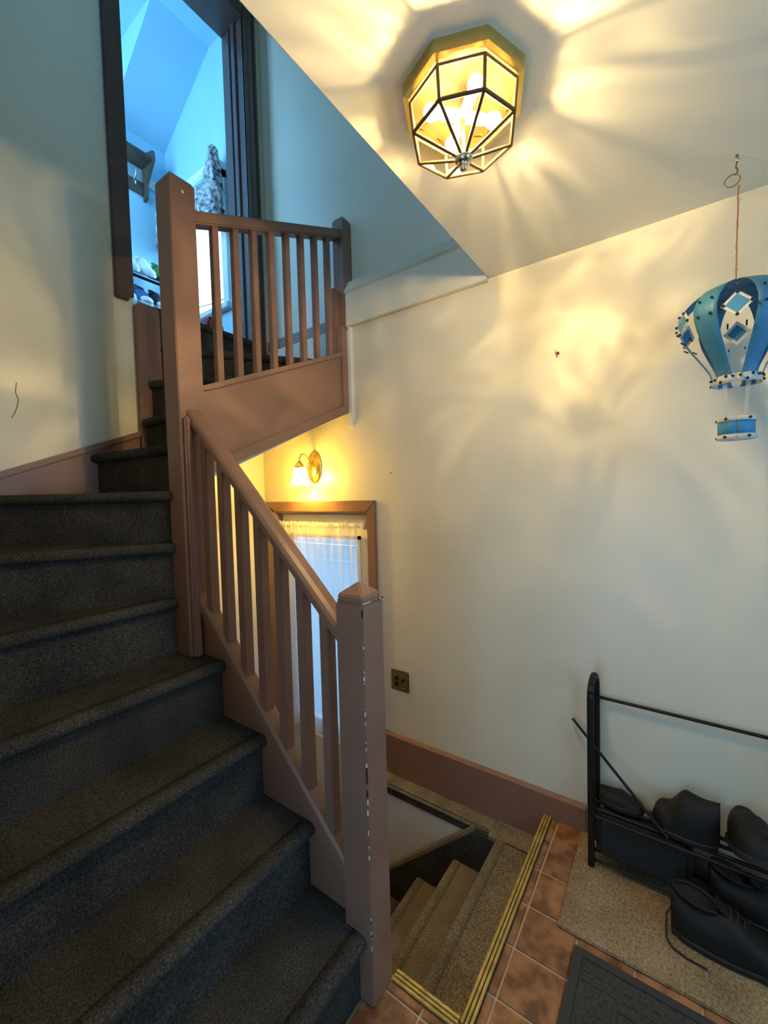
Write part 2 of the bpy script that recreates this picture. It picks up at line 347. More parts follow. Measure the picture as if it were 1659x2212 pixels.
# lower landing and masonry ledge beside the descending steps
struct(MB().box(.9, D+.15, .45, 2.45, -.95, LZ).build('floor_landing', 'carpet'), 'carpeted lower landing at the side door', 'floor')
lg = sroot('wall_ledge', (1.80, .9, LZ), 'white knee-high ledge along the descending steps with carpeted top', 'ledge')
MB().box(1.774, D, .68, 1.345, LZ, -.147).build('ledge_body', 'white_trim', lg)
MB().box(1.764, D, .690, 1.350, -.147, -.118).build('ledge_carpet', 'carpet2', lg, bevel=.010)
MB().box(1.766, 1.79, .70, 1.350, -.176, -.144).build('ledge_carpet_edge', 'carpet', lg, bevel=.006)
MB().prism([(.66, LZ), (.66, -.127), (.775, -.127), (1.234, -.545), (1.345, -.65), (1.345, LZ)], 'x', 1.738, 1.775).build('carpet_skirt', 'carpet', lg, bevel=.008)
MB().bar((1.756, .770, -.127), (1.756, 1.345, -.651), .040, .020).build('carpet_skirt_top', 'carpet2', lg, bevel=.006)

# ------------------------------------------------------------------ stairs
ZS = [0, .20, .41, .625, .84, 1.062, 1.28, 1.485, 1.675, 1.866, 2.07, 2.275, 2.48]
def step(parent, A, Bp, back, z, zb, name='step', over=.028, rz=None, cm='carpet'):
    """carpeted step: nosing from A to B, `back` = remaining plan polygon after B"""
    A = Vector((*A, 0)); Bp = Vector((*Bp, 0)); t = (Bp-A).normalized(); o = Vector((t.y, -t.x, 0))
    c = sum((Vector((*p, 0)) for p in back), Vector())/len(back)
    if (c-A).dot(o) > 0: o = -o
    b = MB()
    a2 = A-o*over; b2 = Bp-o*over
    b.prism([(a2.x, a2.y), (b2.x, b2.y)] + list(back), 'z', zb, z)
    if rz is not None:
        a3 = a2-o*.016; b3 = b2-o*.016
        b.prism([(a2.x, a2.y), (b2.x, b2.y), (b3.x, b3.y), (a3.x, a3.y)], 'z', rz, zb+.001)
    R = .021; prof = [(-.05, 0), (-R, 0)] + [(-R+R*math.sin(q), -R+R*math.cos(q)) for q in [PI*i/8 for i in range(1, 9)]] + [(-.05, -2*R)]
    vs = []
    for P in (A, Bp): vs += [P+o*p[0]+Vector((0, 0, z+.0015+p[1])) for p in prof]
    n = len(prof)
    b.add(vs, [(i, (i+1) % n, n+(i+1) % n, n+i) for i in range(n)], True); b.add(vs[:n], [tuple(range(n))]); b.add(vs[n:], [tuple(range(n))])
    return b.build(name, cm, parent)
XS = .895
st = root('staircase', (.46, 1.4, 0), 'dark carpeted winding staircase climbing to the blue room', 'stairs')
NY = [.71, .933, 1.155, 1.377]
for k in range(1, 5):
    y1 = (NY+[1.60])[k]+.07
    xr = XS
    step(st, (xr, NY[k-1]), (.03, NY[k-1]), [(.03, y1), (xr, y1)], ZS[k], max(0, ZS[k-1]-.03))
Pv = (.842, 1.60)
def ray_pt(deg, t): return (Pv[0]+t*math.cos(math.radians(deg)), Pv[1]+t*math.sin(math.radians(deg)))
step(st, (.868, 1.60), (.03, 1.60), [(.03, YL-.001), (.842, YL-.001)], ZS[5], ZS[4]-.03)
n6 = ray_pt(150, (.842-.03)/math.cos(math.radians(30)))
step(st, (.856, 1.592), n6, [(.03, YL-.001), (.842, YL-.001)], ZS[6], ZS[5]-.03)
n7 = (.395, YL-.001)
step(st, (.852, 1.59), n7, [(.845, YL-.001)], ZS[7], ZS[6]-.03)
step(st, (.86, 1.60), (.795, YL-.001), [(1.07, YL-.001), (1.07, 1.60)], ZS[8], 1.625, rz=ZS[7]-.02)
step(st, (1.02, 1.605), (1.02, 2.215), [(1.09, YL-.001), (1.40, YL-.001), (1.42, 1.605)], ZS[9], 1.79, rz=ZS[8]-.02)
step(st, (1.393, 1.605), (1.062, 2.222), [(1.15, YL-.001), (DU-.002, YL-.001), (DU-.002, 1.605)], ZS[10], 1.99, rz=ZS[9]-.02)
step(st, (DU-.002, 1.71), (1.112, 2.255), [(1.15, YL+.05), (DU-.002, YL+.05)], ZS[11], ZS[10]-.02)
step(st, (1.15, YL-.005), (1.76, YL-.005), [(1.76, YD), (1.15, YD)], ZS[12], ZS[11]-.02)
# skirt on the end wall and the post at its corner
sk = MB().prism([(.03, 1.398), (1.03, 1.803), (1.03, 1.62), (.80, 1.40), (.03, .90)], 'y', YL-.020, YL-.0005)
sk.build('skirt_board', 'brown', st, bevel=.003)
MB().bar((.03, YL-.017, 1.390), (1.030, YL-.017, 1.795), .034, .026).build('skirt_cap', 'brown', st, bevel=.004)
MB().prism([(1.030, 1.64), (1.030, 2.44), (1.045, 2.463), (1.135, 2.463), (1.150, 2.445), (1.150, 1.64)], 'y', YL-.03, YL+.06).build('corner_post', 'brown', st, bevel=.006)
MB().prism([(1.022, 1.72), (1.022, 2.43), (1.034, 2.45), (1.060, 2.45), (1.072, 2.43), (1.072, 1.72)], 'y', YL-.045, YL-.029).build('corner_post_board', 'brown', st, bevel=.004)
# closed stringer of the lower flight (also the side of the stairwell down)
MB().prism([(.785, LZ), (.785, .345), (1.54, 1.10), (1.54, 1.55), (YL+.06, 1.55), (YL+.06, LZ)], 'x', XS-.002, XS+.035).build('stringer', 'brown', st)
# boxed underside of the upper flight
MB().prism([(.90, 1.50), (D-.001, 1.935), (D-.001, 1.965), (.90, 1.53)], 'y', 1.56, 2.331).build('soffit', 'ceil', st)
MB().prism([(.842, 2.0), (DU-.003, 2.0), (DU-.003, 2.1), (.842, 2.1)], 'y', 2.255, 2.262)
struct(MB().prism([(1.61, 2.07), (1.61, 2.50), (2.26, 2.50), (2.26, 2.2)], 'x', DU-.018, DU-.001).build('baseboard_stair', 'brown', bevel=.002), 'brown baseboard of the upper stair behind the railing', 'baseboard')

# lower railing
lr = root('stair_railing', (.91, 1.1, 0), 'brown square-balustered railing of the lower flight between two newel posts', 'railing')
nw = MB().box(.863, .960, .692, .790, -.0, 1.150)
nwo = nw.build('newel_post', 'brown', lr, bevel=.004)
cap = MB().prism([(.866, .695), (.957, .695), (.957, .787), (.866, .787)], 'z', 1.150, 1.158)
cx, cy = .9115, .741
q = [(.868, .697), (.955, .697), (.955, .785), (.868, .785)]
cap.add([(*p, 1.158) for p in q]+[(*p, 1.172) for p in q]+[(cx, cy, 1.206)], [(0,1,5,4),(1,2,6,5),(2,3,7,6),(3,0,4,7),(4,5,8),(5,6,8),(6,7,8),(7,4,8)])
cap.build('newel_cap', 'brown', nwo, bevel=.003)
for i in range(26):
    z = random.choice((random.uniform(.15, 1.14), random.uniform(.55, 1.1))); h_ = random.uniform(.003, .016)
    MB().box(.8632, .8632+random.uniform(.0016, .0035), .6922, .6922+random.uniform(.0016, .0035), z, z+h_).build('paint_chip', 'white_trim', nwo)
for z, h_ in ((.655, .045), (.615, .018), (1.118, .02)):
    MB().box(.8628, .867, .6918, .696, z, z+h_).build('paint_chip', 'black_gap', nwo)
for i in range(12):
    x = random.uniform(.868, .955)
    MB().box(x, x+random.uniform(.004, .012), .6935, .6965, 1.152, 1.1545).build('paint_chip', 'white_trim', nwo)
up_n = MB().prism([(.850, 1.53), (.946, 1.53), (.946, 1.628), (.850, 1.628)], 'z', .84, 1.80)
un = MB().box(.843, .946, 1.530, 1.632, .84, 2.655)
un.add([(.843,1.53,2.655),(.946,1.53,2.655),(.946,1.632,2.655),(.843,1.632,2.655),(.853,1.54,2.672),(.936,1.54,2.672),(.936,1.622,2.672),(.853,1.622,2.672)], [(0,1,5,4),(1,2,6,5),(2,3,7,6),(3,0,4,7),(4,5,6,7)])
uno = un.build('newel_post', 'brown', lr, bevel=.003)
MB().box(.852, .884, 1.508, 1.532, .84, 1.765).build('newel_strip', 'brown', uno, bevel=.006)
MB().tube([(.895, 1.5297, 2.615), (.895, 1.529, 2.615)], .006, 10).build('screw_plug', 'white_trim', uno)
def rail_pts(z0, y0=.79, y1=1.532): return [(.912, y0, z0), (.912, y1, z0+(y1-y0))]
# handrail with a moulded section
prof = [(-.034, -.018), (-.034, .002), (-.026, .012), (-.012, .018), (.012, .018), (.026, .012), (.034, .002), (.034, -.018)]
def moulded(b, a, c, prof):
    a = Vector(a); c = Vector(c); t = (c-a).normalized(); h = t.cross(Vector((0,0,1))).normalized(); k = h.cross(t)
    n = len(prof); vs = [p+h*q[0]+k*q[1] for p in (a, c) for q in prof]
    b.add(vs, [(i, (i+1) % n, n+(i+1) % n, n+i) for i in range(n)]+[tuple(range(n)), tuple(range(n, 2*n))]); return b
hr = moulded(MB(), (.914, .785, 1.037), (.904, 1.535, 1.787), prof).build('handrail', 'brown', lr, bevel=.002)
moulded(MB(), (.914, .787, 1.012), (.904, 1.533, 1.758), [(-.020, -.012), (-.020, .012), (.020, .012), (.020, -.012)]).build('rail_fillet', 'brown', hr)
br_ = moulded(MB(), (.912, .785, .322), (.906, 1.535, 1.072), [(-.030, -.022), (-.030, .008), (-.022, .016), (-.010, .016), (-.010, .010), (.010, .010), (.010, .016), (.022, .016), (.030, .008), (.030, -.022)]).build('bottom_rail', 'brown', lr, bevel=.0015)
for y in (.868, .968, 1.068, 1.168, 1.268, 1.368, 1.468):
    b = MB(); s_ = .0175; xc = .910
    zb = .322+(y-.785)+.012; zt = 1.012+(y-.787)-.010
    v = [(xc-s_, y-s_, zb-s_), (xc+s_, y-s_, zb-s_), (xc+s_, y+s_, zb+s_), (xc-s_, y+s_, zb+s_), (xc-s_, y-s_, zt-s_), (xc+s_, y-s_, zt-s_), (xc+s_, y+s_, zt+s_), (xc-s_, y+s_, zt+s_)]
    b.add(v, [(0,3,2,1),(4,5,6,7),(0,1,5,4),(1,2,6,5),(2,3,7,6),(3,0,4,7)]); b.build('baluster', 'brown', lr, bevel=.002)

# upper railing with its panel
ur = root('stair_railing', (1.4, 1.58, 1.6), 'brown railing above a plain sloping panel over the side door landing', 'railing')
YF = 1.535; XA, XB = .944, 1.838
def zl(z0, x): return z0+.415*(x-.948)
bt = 1.548
MB().prism([(XA, zl(bt, XA)), (DU-.003, zl(bt, DU)), (DU-.003, zl(1.885, DU)), (XA, zl(1.885, XA))], 'y', YF+.012, YF+.04).build('panel', 'brown', ur)
MB().prism([(XA, zl(bt-.004, XA)), (D-.02, zl(bt-.004, D)), (D-.02, zl(bt+.045, D)), (XA, zl(bt+.045, XA))], 'y', YF, YF+.05).build('panel_bottom_rail', 'brown', ur, bevel=.002)
MB().prism([(XA, zl(1.878, XA)), (XB, zl(1.878, XB)), (XB, zl(1.902, XB)), (XA, zl(1.902, XA))], 'y', YF, YF+.075).build('bottom_rail', 'brown', ur, bevel=.003)
MB().prism([(XA, zl(bt+.05, XA)), (XA+.024, zl(bt+.05, XA+.024)), (XA+.024, zl(1.88, XA+.024)), (XA, zl(1.88, XA))], 'y', YF+.003, YF+.045).build('panel_stile', 'brown', ur)
MB().prism([(XA, zl(2.532, XA)), (XB, zl(2.532, XB)), (XB, zl(2.582, XB)), (XA, zl(2.582, XA))], 'y', YF+.008, YF+.070).build('handrail', 'brown', ur, bevel=.006)
ep = MB().box(1.800, D-.018, YF-.002, YF+.07, zl(bt+.045, 1.81), 2.40).box(1.832, DU-.004, YF-.005, YF+.075, 2.39, 3.005)
epo = ep.build('end_post', 'brown', ur, bevel=.003)
MB().add([(1.832,YF-.005,3.003),(DU-.004,YF-.005,3.003),(DU-.004,YF+.075,3.003),(1.832,YF+.075,3.003),(1.842,YF+.006,3.022),(DU-.014,YF+.006,3.022),(DU-.014,YF+.064,3.022),(1.842,YF+.064,3.022)], [(0,1,5,4),(1,2,6,5),(2,3,7,6),(3,0,4,7),(4,5,6,7),(0,3,2,1)]).build('post_cap', 'brown', epo)
MB().box(1.79, DU-.004, YF+.04, YF+.10, 2.0, 2.62).build('post_board', 'brown', epo, bevel=.004)
for i in range(8):
    x = 1.047+.0985*i; s_ = .0145; yc = YF+.036
    z0, z1 = zl(1.902, x), zl(2.534, x)
    b = MB().add([(x-s_,yc-s_,z0-.006),(x+s_,yc-s_,z0+.006),(x+s_,yc+s_,z0+.006),(x-s_,yc+s_,z0-.006),(x-s_,yc-s_,z1-.006),(x+s_,yc-s_,z1+.006),(x+s_,yc+s_,z1+.006),(x-s_,yc+s_,z1-.006)],
                 [(0,3,2,1),(4,5,6,7),(0,1,5,4),(1,2,6,5),(2,3,7,6),(3,0,4,7)])
    b.build('baluster', 'brown', ur, bevel=.002)

# steps down to the side door
ds = root('staircase', (1.29, .85, LZ), 'short carpeted steps going down from the tiles to the side door', 'stairs')
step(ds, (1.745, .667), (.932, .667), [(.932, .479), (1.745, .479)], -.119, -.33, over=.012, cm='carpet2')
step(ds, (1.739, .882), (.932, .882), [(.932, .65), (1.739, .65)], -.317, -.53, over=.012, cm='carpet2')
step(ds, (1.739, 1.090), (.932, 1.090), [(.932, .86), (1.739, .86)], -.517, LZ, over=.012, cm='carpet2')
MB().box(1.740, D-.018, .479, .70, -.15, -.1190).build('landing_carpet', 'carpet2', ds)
# brass edging between tiles and carpet
def edging(a, b_, label, wdt=.036):
    a = Vector(a); b_ = Vector(b_); t = (b_-a).normalized(); h = Vector((t.y, -t.x, 0))
    r_ = root('brass_edging_strip', tuple((a+b_)/2), label, 'floor trim', 'ridged brass carpet strips')
    bb = MB().bar(a+Vector((0,0,.002)), b_+Vector((0,0,.002)), wdt, .004); bb.build('base', 'black_gap', r_)
    for k, off in enumerate((-.0125, -.0005, .0115)):
        pts = [a+h*off+t*((b_-a).length*i/30)+Vector((0, 0, .005+random.uniform(-.0006, .0006))) for i in range(31)]
        w_ = (.0052, .0048, .0052)[k]
        m_ = MB()
        for i in range(30):
            pass
        m_.tube(pts, w_, 6); m_.build('ridge', 'strip', r_)
edging((.972, .462, 0), (D-.018, .462, 0), 'ridged brass strip between the tiles and the descending steps')
edging((.966, .482, 0), (.966, .688, 0), 'short ridged brass strip against the foot of the newel post', .034)

# ------------------------------------------------------------------ upstairs doorway and room
d1 = sroot('door_1', (1.4, YL, UF), 'dark brown door frame at the head of the stair', 'door frame')
MB().box(.942, 1.008, YL-.022, YL+.0, 2.455, 4.62).build('casing', 'dark_brown', d1, bevel=.006)
for x0, x1, y0 in ((1.762, 1.785, YL-.026), (1.785, 1.832, YL-.020), (1.832, 1.852, YL-.030)):
    MB().box(x0, x1, y0, YL, UF-.12, 4.62).build('casing', 'dark_brown', d1, bevel=.005)
MB().box(.942, 1.852, YL-.021, YL, 4.50, 4.62).build('head_casing', 'dark_brown', d1, bevel=.006)
MB().box(1.008, 1.762, YL-.02, YD+.02, 4.49, 4.53).build('head_jamb', 'dark_brown', d1, bevel=.003)
MB().box(1.762, 1.79, YL-.02, YD+.02, UF, 4.50).build('jamb', 'dark_brown', d1, bevel=.003)
MB().box(1.748, 1.763, YL+.055, YL+.095, UF, 4.50).build('door_stop', 'dark_brown', d1, bevel=.004)
MB().box(1.752, 1.763, YL+.115, YL+.13, UF, 4.50).build('door_stop', 'dark_brown', d1, bevel=.003)
MB().box(1.0, 1.03, YL-.02, YD+.02, UF, 4.50).build('jamb', 'dark_brown', d1, bevel=.003)
YB = 3.475
struct(MB().box(.3, 2.02, YD, 3.6, UF-.2, UF).build('floor_upper', 'carpet'), 'carpeted floor of the blue room', 'floor')
struct(MB().box(.3, 2.05, YB, YB+.1, UF, ZT).build('wall_room_back', 'blue_paint'), 'blue lit back wall carrying the coat shelf', 'wall')
struct(MB().box(.3, .4, YD, 2.54, UF, ZT).box(.3, .4, 3.42, YB, UF, ZT).box(.3, .4, 2.54, 3.42, UF, 2.92).box(.3, .4, 2.54, 3.42, 4.60, ZT).build('wall_room_left', 'blue_paint', fix=False), 'blue room wall facing the tall window', 'wall')
wn2 = sroot('window_added_2', (.35, 2.98, 2.9), 'added unseen window of the blue room, opposite the tall one', 'window')  # window added in an unseen wall to brighten the blue room
MB().box(.29, .41, 2.54, 2.575, 2.92, 4.60).box(.29, .41, 3.385, 3.42, 2.92, 4.60).box(.29, .41, 2.54, 3.42, 4.56, 4.60).box(.29, .42, 2.52, 3.44, 2.89, 2.93).build('window_frame', 'white_trim', wn2, fix=False)
MB().box(.345, .350, 2.575, 3.385, 2.93, 4.56).build('pane', 'clear', wn2)
b = MB().box(DU-.012, DU-.001, YD, 2.70, UF, ZT).box(DU-.012, DU-.001, 3.32, YB, UF, ZT).box(DU-.012, DU-.001, 2.70, 3.32, UF, 2.87).box(DU-.012, DU-.001, 2.70, 3.32, 3.80, ZT)
struct(b.build('wall_room_right', 'blue_paint', fix=False), 'blue room wall round the tall window', 'wall')
struct(MB().box(.4, DU, YD+.001, YD+.01, 4.53, ZT).build('wall_room_front', 'blue_paint'), 'blue room wall above the doorway', 'wall')
b = MB().add([(1.49, 2.80, 4.752), (DU, 2.80, 4.752), (DU, YB, 4.32), (1.49, YB, 4.32), (1.49, YB, 4.752), (1.49, 2.8, 4.80), (DU, 2.8, 4.80), (DU, YB, 4.80), (1.49, YB, 4.80)],
             [(0,1,2,3), (0,3,4), (0,4,8,5), (5,6,7,8), (1,2,7,6), (2,3,4,8,7), (0,1,6,5)])
b.box(.4, DU, YD, 2.8, 4.752, 4.82).box(.4, 1.49, 2.8, YB, 4.752, 4.82)
struct(b.build('ceiling_room', 'blue_paint', fix=False), 'sloping ceiling of the blue room', 'ceiling')
wn = sroot('window_1', (DU, 3.01, 2.85), 'tall bright window in the blue room with a pale frame', 'window')
MB().box(DU-.03, DU+.10, 2.66, 2.725, 2.87, 3.85).build('window_frame', 'white_trim', wn, bevel=.003)
MB().box(DU-.03, DU+.10, 3.295, 3.36, 2.87, 3.85).build('window_frame', 'white_trim', wn, bevel=.003)
MB().box(DU-.03, DU+.10, 2.66, 3.36, 3.76, 3.85).build('window_frame', 'white_trim', wn, bevel=.003)
MB().box(DU-.06, DU+.10, 2.64, 3.37, 2.835, 2.875).build('window_sill', 'white_trim', wn, bevel=.004)
MB().box(DU+.05, DU+.055, 2.72, 3.30, 2.87, 3.77).build('pane', 'clear', wn)
# floral valance with gathered header on a white rod
rd = root('curtain_rod', (DU-.06, 3.0, 3.80), 'white curtain rod above the bright upstairs window', 'curtain rod')
MB().box(DU-.100, DU-.082, 2.64, 3.40, 3.80, 3.86).build('rod', 'white_plastic', rd, bevel=.006)
MB().box(DU-.095, DU-.012, 2.645, 2.66, 3.81, 3.85).build('bracket', 'white_plastic', rd)
MB().box(DU-.095, DU-.012, 3.38, 3.395, 3.81, 3.85).build('bracket', 'white_plastic', rd)
vl = root('window_valance', (DU-.12, 3.0, 3.35), 'black and white floral swag valance over the upstairs window', 'curtain')
def swag(u, v):
    y = 2.70+.64*u; e = abs(2*u-1)
    zt = 3.66+.14*e**2; zb = 3.50-.14*e
    return (DU-.125-.018*math.sin(u*30+v*5)-.05*v*(1-v), y, zt+(zb-zt)*v+.008*math.sin(u*30))
MB().grid(swag, 60, 12).build('swag', 'fl', vl)
for yc, zt, zb, hgt in ((2.655, 3.93, 3.36, 1.), (3.36, 3.86, 3.42, .9)):
    def wob(a, z): return 1+.16*math.sin(5*a+z*22)+.10*math.sin(9*a-z*31)+.10*math.sin(z*40)
    n_ = 14; pr = []
    for i in range(n_+1):
        t_ = i/n_; pr.append((max(.004, hgt*(.030+.030*math.sin(PI*min(1., t_*1.15)*.62)) if 0 < t_ < 1 else .006), zt+(zb-zt)*t_-3.4))
    j_ = MB().lathe(pr, (0, 0, 0), 30, wob=wob)
    j_.v = [Vector((DU-.115+p.x*.85, yc+p.y*1.1+.02*(p.z-.2), p.z+3.4)) for p in j_.v]
    j_.build('gathered_tail', 'fl', vl)
# cable outside
tag(MB().tube([(2.029+.04*math.sin(PI*i/9), 2.35+.14*i, 3.13-.06*math.sin(PI*i/9)) for i in range(10)], .004, 6).build('overhead_cable', 'black_rubber'), 'thin dark cable crossing outside the upstairs window', 'cable')
# coat shelf
cs = root('coat_shelf', (1.35, YB-.06, 3.86), 'brown wooden coat shelf with metal hooks on the blue back wall', 'coat rack')
MB().prism([(1.0, 3.87), (1.70, 3.87), (1.70, 3.965), (1.0, 3.965)], 'y', YB-.022, YB-.001).build('hook_board', 'wood', cs, bevel=.003)
MB().box(1.0, 1.70, YB-.17, YB-.001, 4.075, 4.10).build('shelf_board', 'wood', cs, bevel=.004)
pts = [(1.0, 4.10)] + [(1.0+.7*i/14, 4.13+.16*(1-i/14)**2.2) for i in range(15)] + [(1.70, 4.10)]
MB().prism(pts, 'y', YB-.03, YB-.001).build('back_board', 'wood', cs)
MB().prism([(YB-.001, 3.83), (YB-.05, 3.84), (YB-.06, 3.95), (YB-.15, 4.05), (YB-.18, 4.08), (YB-.17, 4.15), (YB-.10, 4.17), (YB-.001, 4.20)], 'x', 1.70, 1.722).build('end_bracket', 'wood', cs, bevel=.003)
for x in (1.12, 1.30, 1.47, 1.62):
    hk = MB().tube([(x, YB-.02, 3.94), (x, YB-.05, 3.945), (x, YB-.075, 3.975), (x, YB-.08, 4.0)], .006, 6).tube([(x, YB-.02, 3.93), (x, YB-.045, 3.90), (x, YB-.06, 3.905), (x, YB-.062, 3.92)], .006, 6)
    hk.build('hook', 'chrome', cs)
tag(MB().box(1.722, 1.90, YB-.02, YB-.001, 3.955, 4.03).build('wall_rail', 'white_trim', bevel=.004), 'plain pale board on the wall beside the coat shelf', 'board')

# ------------------------------------------------------------------ shoes
def shoe(name, label, cat, group, upper, sole, loc, rot=(0,0,0), L=.28, W=.10, H=.10, toe=.055, laces=None, tongue=None, parts=True):
    """toe points along +x of the shoe, heel at x=0"""
    r_ = root(name, (0,0,0), label, cat, group)
    def sec(t):
        hw = W/2*(.78+.30*math.sin(PI*min(1, t*1.05))**1.2) if t < .72 else W/2*1.06*math.sqrt(max(0, 1-((t-.72)/.285)**2))
        if t < .1: hw *= .70+3.0*t
        top = H*(1-.06*math.sin(PI*min(1, t/.45))) if t < .45 else toe+(H*1.0-toe)*(.5+.5*math.cos(PI*min(1, (t-.45)/.33)))
        if t > .80: top = .018+(toe-.018)*math.sqrt(max(0, 1-((t-.80)/.205)**2))
        return max(hw, .004), max(top, .02)
    N = 22; K = 14; v = []
    for i in range(N+1):
        t = i/N; hw, tp = sec(t); x = L*t
        for k in range(K):
            a = PI*k/(K-1); c = math.cos(a); s = max(0., math.sin(a))
            wy = hw*math.copysign(abs(c)**.75, c)*(1-.22*s*s*(1 if t < .5 else .6))
            v.append((x+(.02*(tp/H)*(1-t)*-.3 if t < .2 else 0), wy, .016+(tp-.016)*s**.62))
    b = MB(); f = []
    for i in range(N):
        for k in range(K-1): f.append((i*K+k, i*K+k+1, (i+1)*K+k+1, (i+1)*K+k))
    f += [tuple(range(K)), tuple(range(N*K, N*K+K))]
    b.add(v, f, True).build('upper', upper, r_)
    sv = []
    for z, g in ((0., .97), (.006, 1.05), (.018, 1.06), (.021, 1.0)):
        for i in range(N+1): sv.append((L*(i/N-.5)*1.03+L*.5, sec(i/N)[0]*g+.002, z))
        for i in range(N, -1, -1): sv.append((L*(i/N-.5)*1.03+L*.5, -sec(i/N)[0]*g-.002, z))
    n = 2*(N+1); sf = [(j*n+i, j*n+(i+1) % n, (j+1)*n+(i+1) % n, (j+1)*n+i) for j in range(3) for i in range(n)] + [tuple(range(n)), tuple(range(3*n, 4*n))]
    MB().add(sv, sf).build('sole', sole, r_)
    if parts:
        # collar rim round the ankle opening and tongue
        cl = [(L*(.20+.20*math.cos(a)), W*.30*math.sin(a), H*1.0+.004+.012*math.cos(a)*(-1)) for a in [2*PI*i/16 for i in range(16)]]
        MB().tube(cl, .007, 6, closed=True).build('collar', upper, r_)
        inn = MB().add([(p[0], p[1], p[2]-.004) for p in cl], [tuple(range(16))]); inn.build('opening', 'black_rubber', r_)
        tg = MB().grid(lambda u, w_: (L*(.36+.20*w_), W*.22*(u-.5)*2, H*(1.16-.36*w_)-.008*abs(u-.5)), 4, 4); tg.build('tongue', tongue or upper, r_)
        if laces:
            lb = MB()
            for i in range(4):
                x = L*(.42+.055*i); z = sec(.42+.055*i)[1]+.003
                lb.tube([(x, -W*.24, z-.012), (x+.004, 0, z+.002), (x, W*.24, z-.012)], .0028, 5)
            lb.build('laces', laces, r_)
    r_.location = loc; r_.rotation_euler = rot
    return r_
# upstairs shoe stand and sneakers
us = root('shoe_rack', (1.62, 3.3, UF), 'black wire shoe rack against the back wall of the blue room', 'shoe rack')
for z in (2.62, 2.84, 3.06):
    for dy in (0, .06, .12, .18, .24):
        MB().tube([(1.36, 3.14+dy, z+dy*.45), (1.85, 3.14+dy, z+dy*.45)], .005, 6).build('wire', 'black_metal', us)
for x in (1.36, 1.85):
    MB().tube([(x, 3.14, UF), (x, 3.14, 3.10), (x, 3.40, 3.22), (x, 3.40, UF)], .008, 6).build('side_frame', 'black_metal', us)
T = math.atan(.45)
sp = [('white low sneaker on the lower tier next to the door frame', 1.43, 2.86, 'sneaker_white', 'sneaker_white'),
      ('white-toed blue sneaker on the wire rack', 1.545, 2.86, 'sneaker_blue', 'sneaker_white'),
      ('white-toed black sneaker on the wire rack', 1.66, 2.86, 'sneaker_black', 'sneaker_white'),
      ('dark sneaker at the end of the lower tier', 1.775, 2.86, 'sneaker_black', 'sneaker_black'),
      ('pale grey sneaker on the top tier next to the door frame', 1.46, 3.08, 'sneaker_white', 'sneaker_white'),
      ('pale grey sneaker in the middle of the top tier', 1.575, 3.08, 'sneaker_white', 'sneaker_white'),
      ('green sneaker on the top tier', 1.695, 3.08, 'sneaker_green', 'sneaker_black')]
for lb, x, z, um, sm_ in sp:
    o = shoe('sneaker', lb, 'shoe', 'sneakers on the upstairs rack', um, sm_, (x, 3.395, z+.255*.45+.008), (0, T*1.0, -PI/2), L=.27, W=.095, H=.095, tongue='sneaker_black' if um == 'sneaker_blue' else None)
    if 'white-toed' in lb:
        tp = MB().ball((.225, 0, .03), .042, 12, (1.05, 1.08, .72)); BASE[o] = Vector(); tp.build('toe_cap', 'sneaker_white', o)
# red bag by the window
rb = root('red_bag', (1.72, 2.62, UF), 'small red bag with strap on the upstairs floor beside the window', 'bag')
MB().prism([(1.66, UF), (1.80, UF), (1.79, UF+.20), (1.76, UF+.24), (1.70, UF+.24), (1.67, UF+.20)], 'y', 2.60, 2.68).build('bag_body', 'red', rb, bevel=.02)
MB().tube([(1.66, 2.59, UF+.18), (1.61, 2.57, UF+.10), (1.63, 2.56, UF+.02), (1.70, 2.56, UF+.012), (1.77, 2.57, UF+.012)], .006, 6).build('strap', 'red', rb)

# ------------------------------------------------------------------ side door
d2 = sroot('door_2', (D, 1.81, LZ), 'white half-glazed side door in a brown casing under the sconce', 'door')
MB().prism([(1.37, LZ), (1.37, 1.42), (1.43, 1.352), (1.43, LZ)], 'x', D-.02, D+.0).build('casing', 'brown', d2, bevel=.004)
MB().prism([(1.37, 1.42), (2.315, 1.42), (2.255, 1.352), (1.43, 1.352)], 'x', D-.02, D+.0).build('casing', 'brown', d2, bevel=.004)
MB().prism([(2.315, LZ), (2.315, 1.42), (2.20, 1.352), (2.20, LZ)], 'x', D-.02, D+.0).build('casing', 'brown', d2, bevel=.004)
MB().box(D, D+.15, 1.430, 1.438, LZ, 1.345).box(D, D+.15, 2.192, 2.20, LZ, 1.345).box(D, D+.15, 1.43, 2.20, 1.337, 1.345).build('jamb', 'brown', d2, fix=False)
lf = MB().box(D+.03, D+.07, 1.440, 1.52, LZ+.01, 1.335).box(D+.03, D+.07, 2.10, 2.19, LZ+.01, 1.335).box(D+.03, D+.07, 1.52, 2.10, 1.19, 1.335).box(D+.03, D+.07, 1.52, 2.10, LZ+.01, .0)
lf.build('door_leaf', 'white_trim', d2, fix=False)
MB().box(D+.048, D+.052, 1.52, 2.10, 0., 1.19).build('pane', 'clear', d2)
MB().box(D+.020, D+.031, 1.515, 1.535, -.02, 1.21).box(D+.020, D+.031, 2.085, 2.105, -.02, 1.21).box(D+.020, D+.031, 1.515, 2.105, 1.19, 1.21).build('glazing_bead', 'white_trim', d2, fix=False)
MB().box(D+.012, D+.031, 1.60, 2.05, -.50, -.10).build('lower_panel', 'white_trim', d2, bevel=.006)
rd2 = root('curtain_rod', (D, 1.83, 1.27), 'thin white sash rod on the side door', 'curtain rod')
MB().box(D-.012, D-.004, 1.475, 2.19, 1.262, 1.285).build('rod', 'white_plastic', rd2, bevel=.003)
MB().box(D-.014, D+.030, 1.462, 1.478, 1.252, 1.290).build('bracket', 'white_plastic', rd2, bevel=.003)
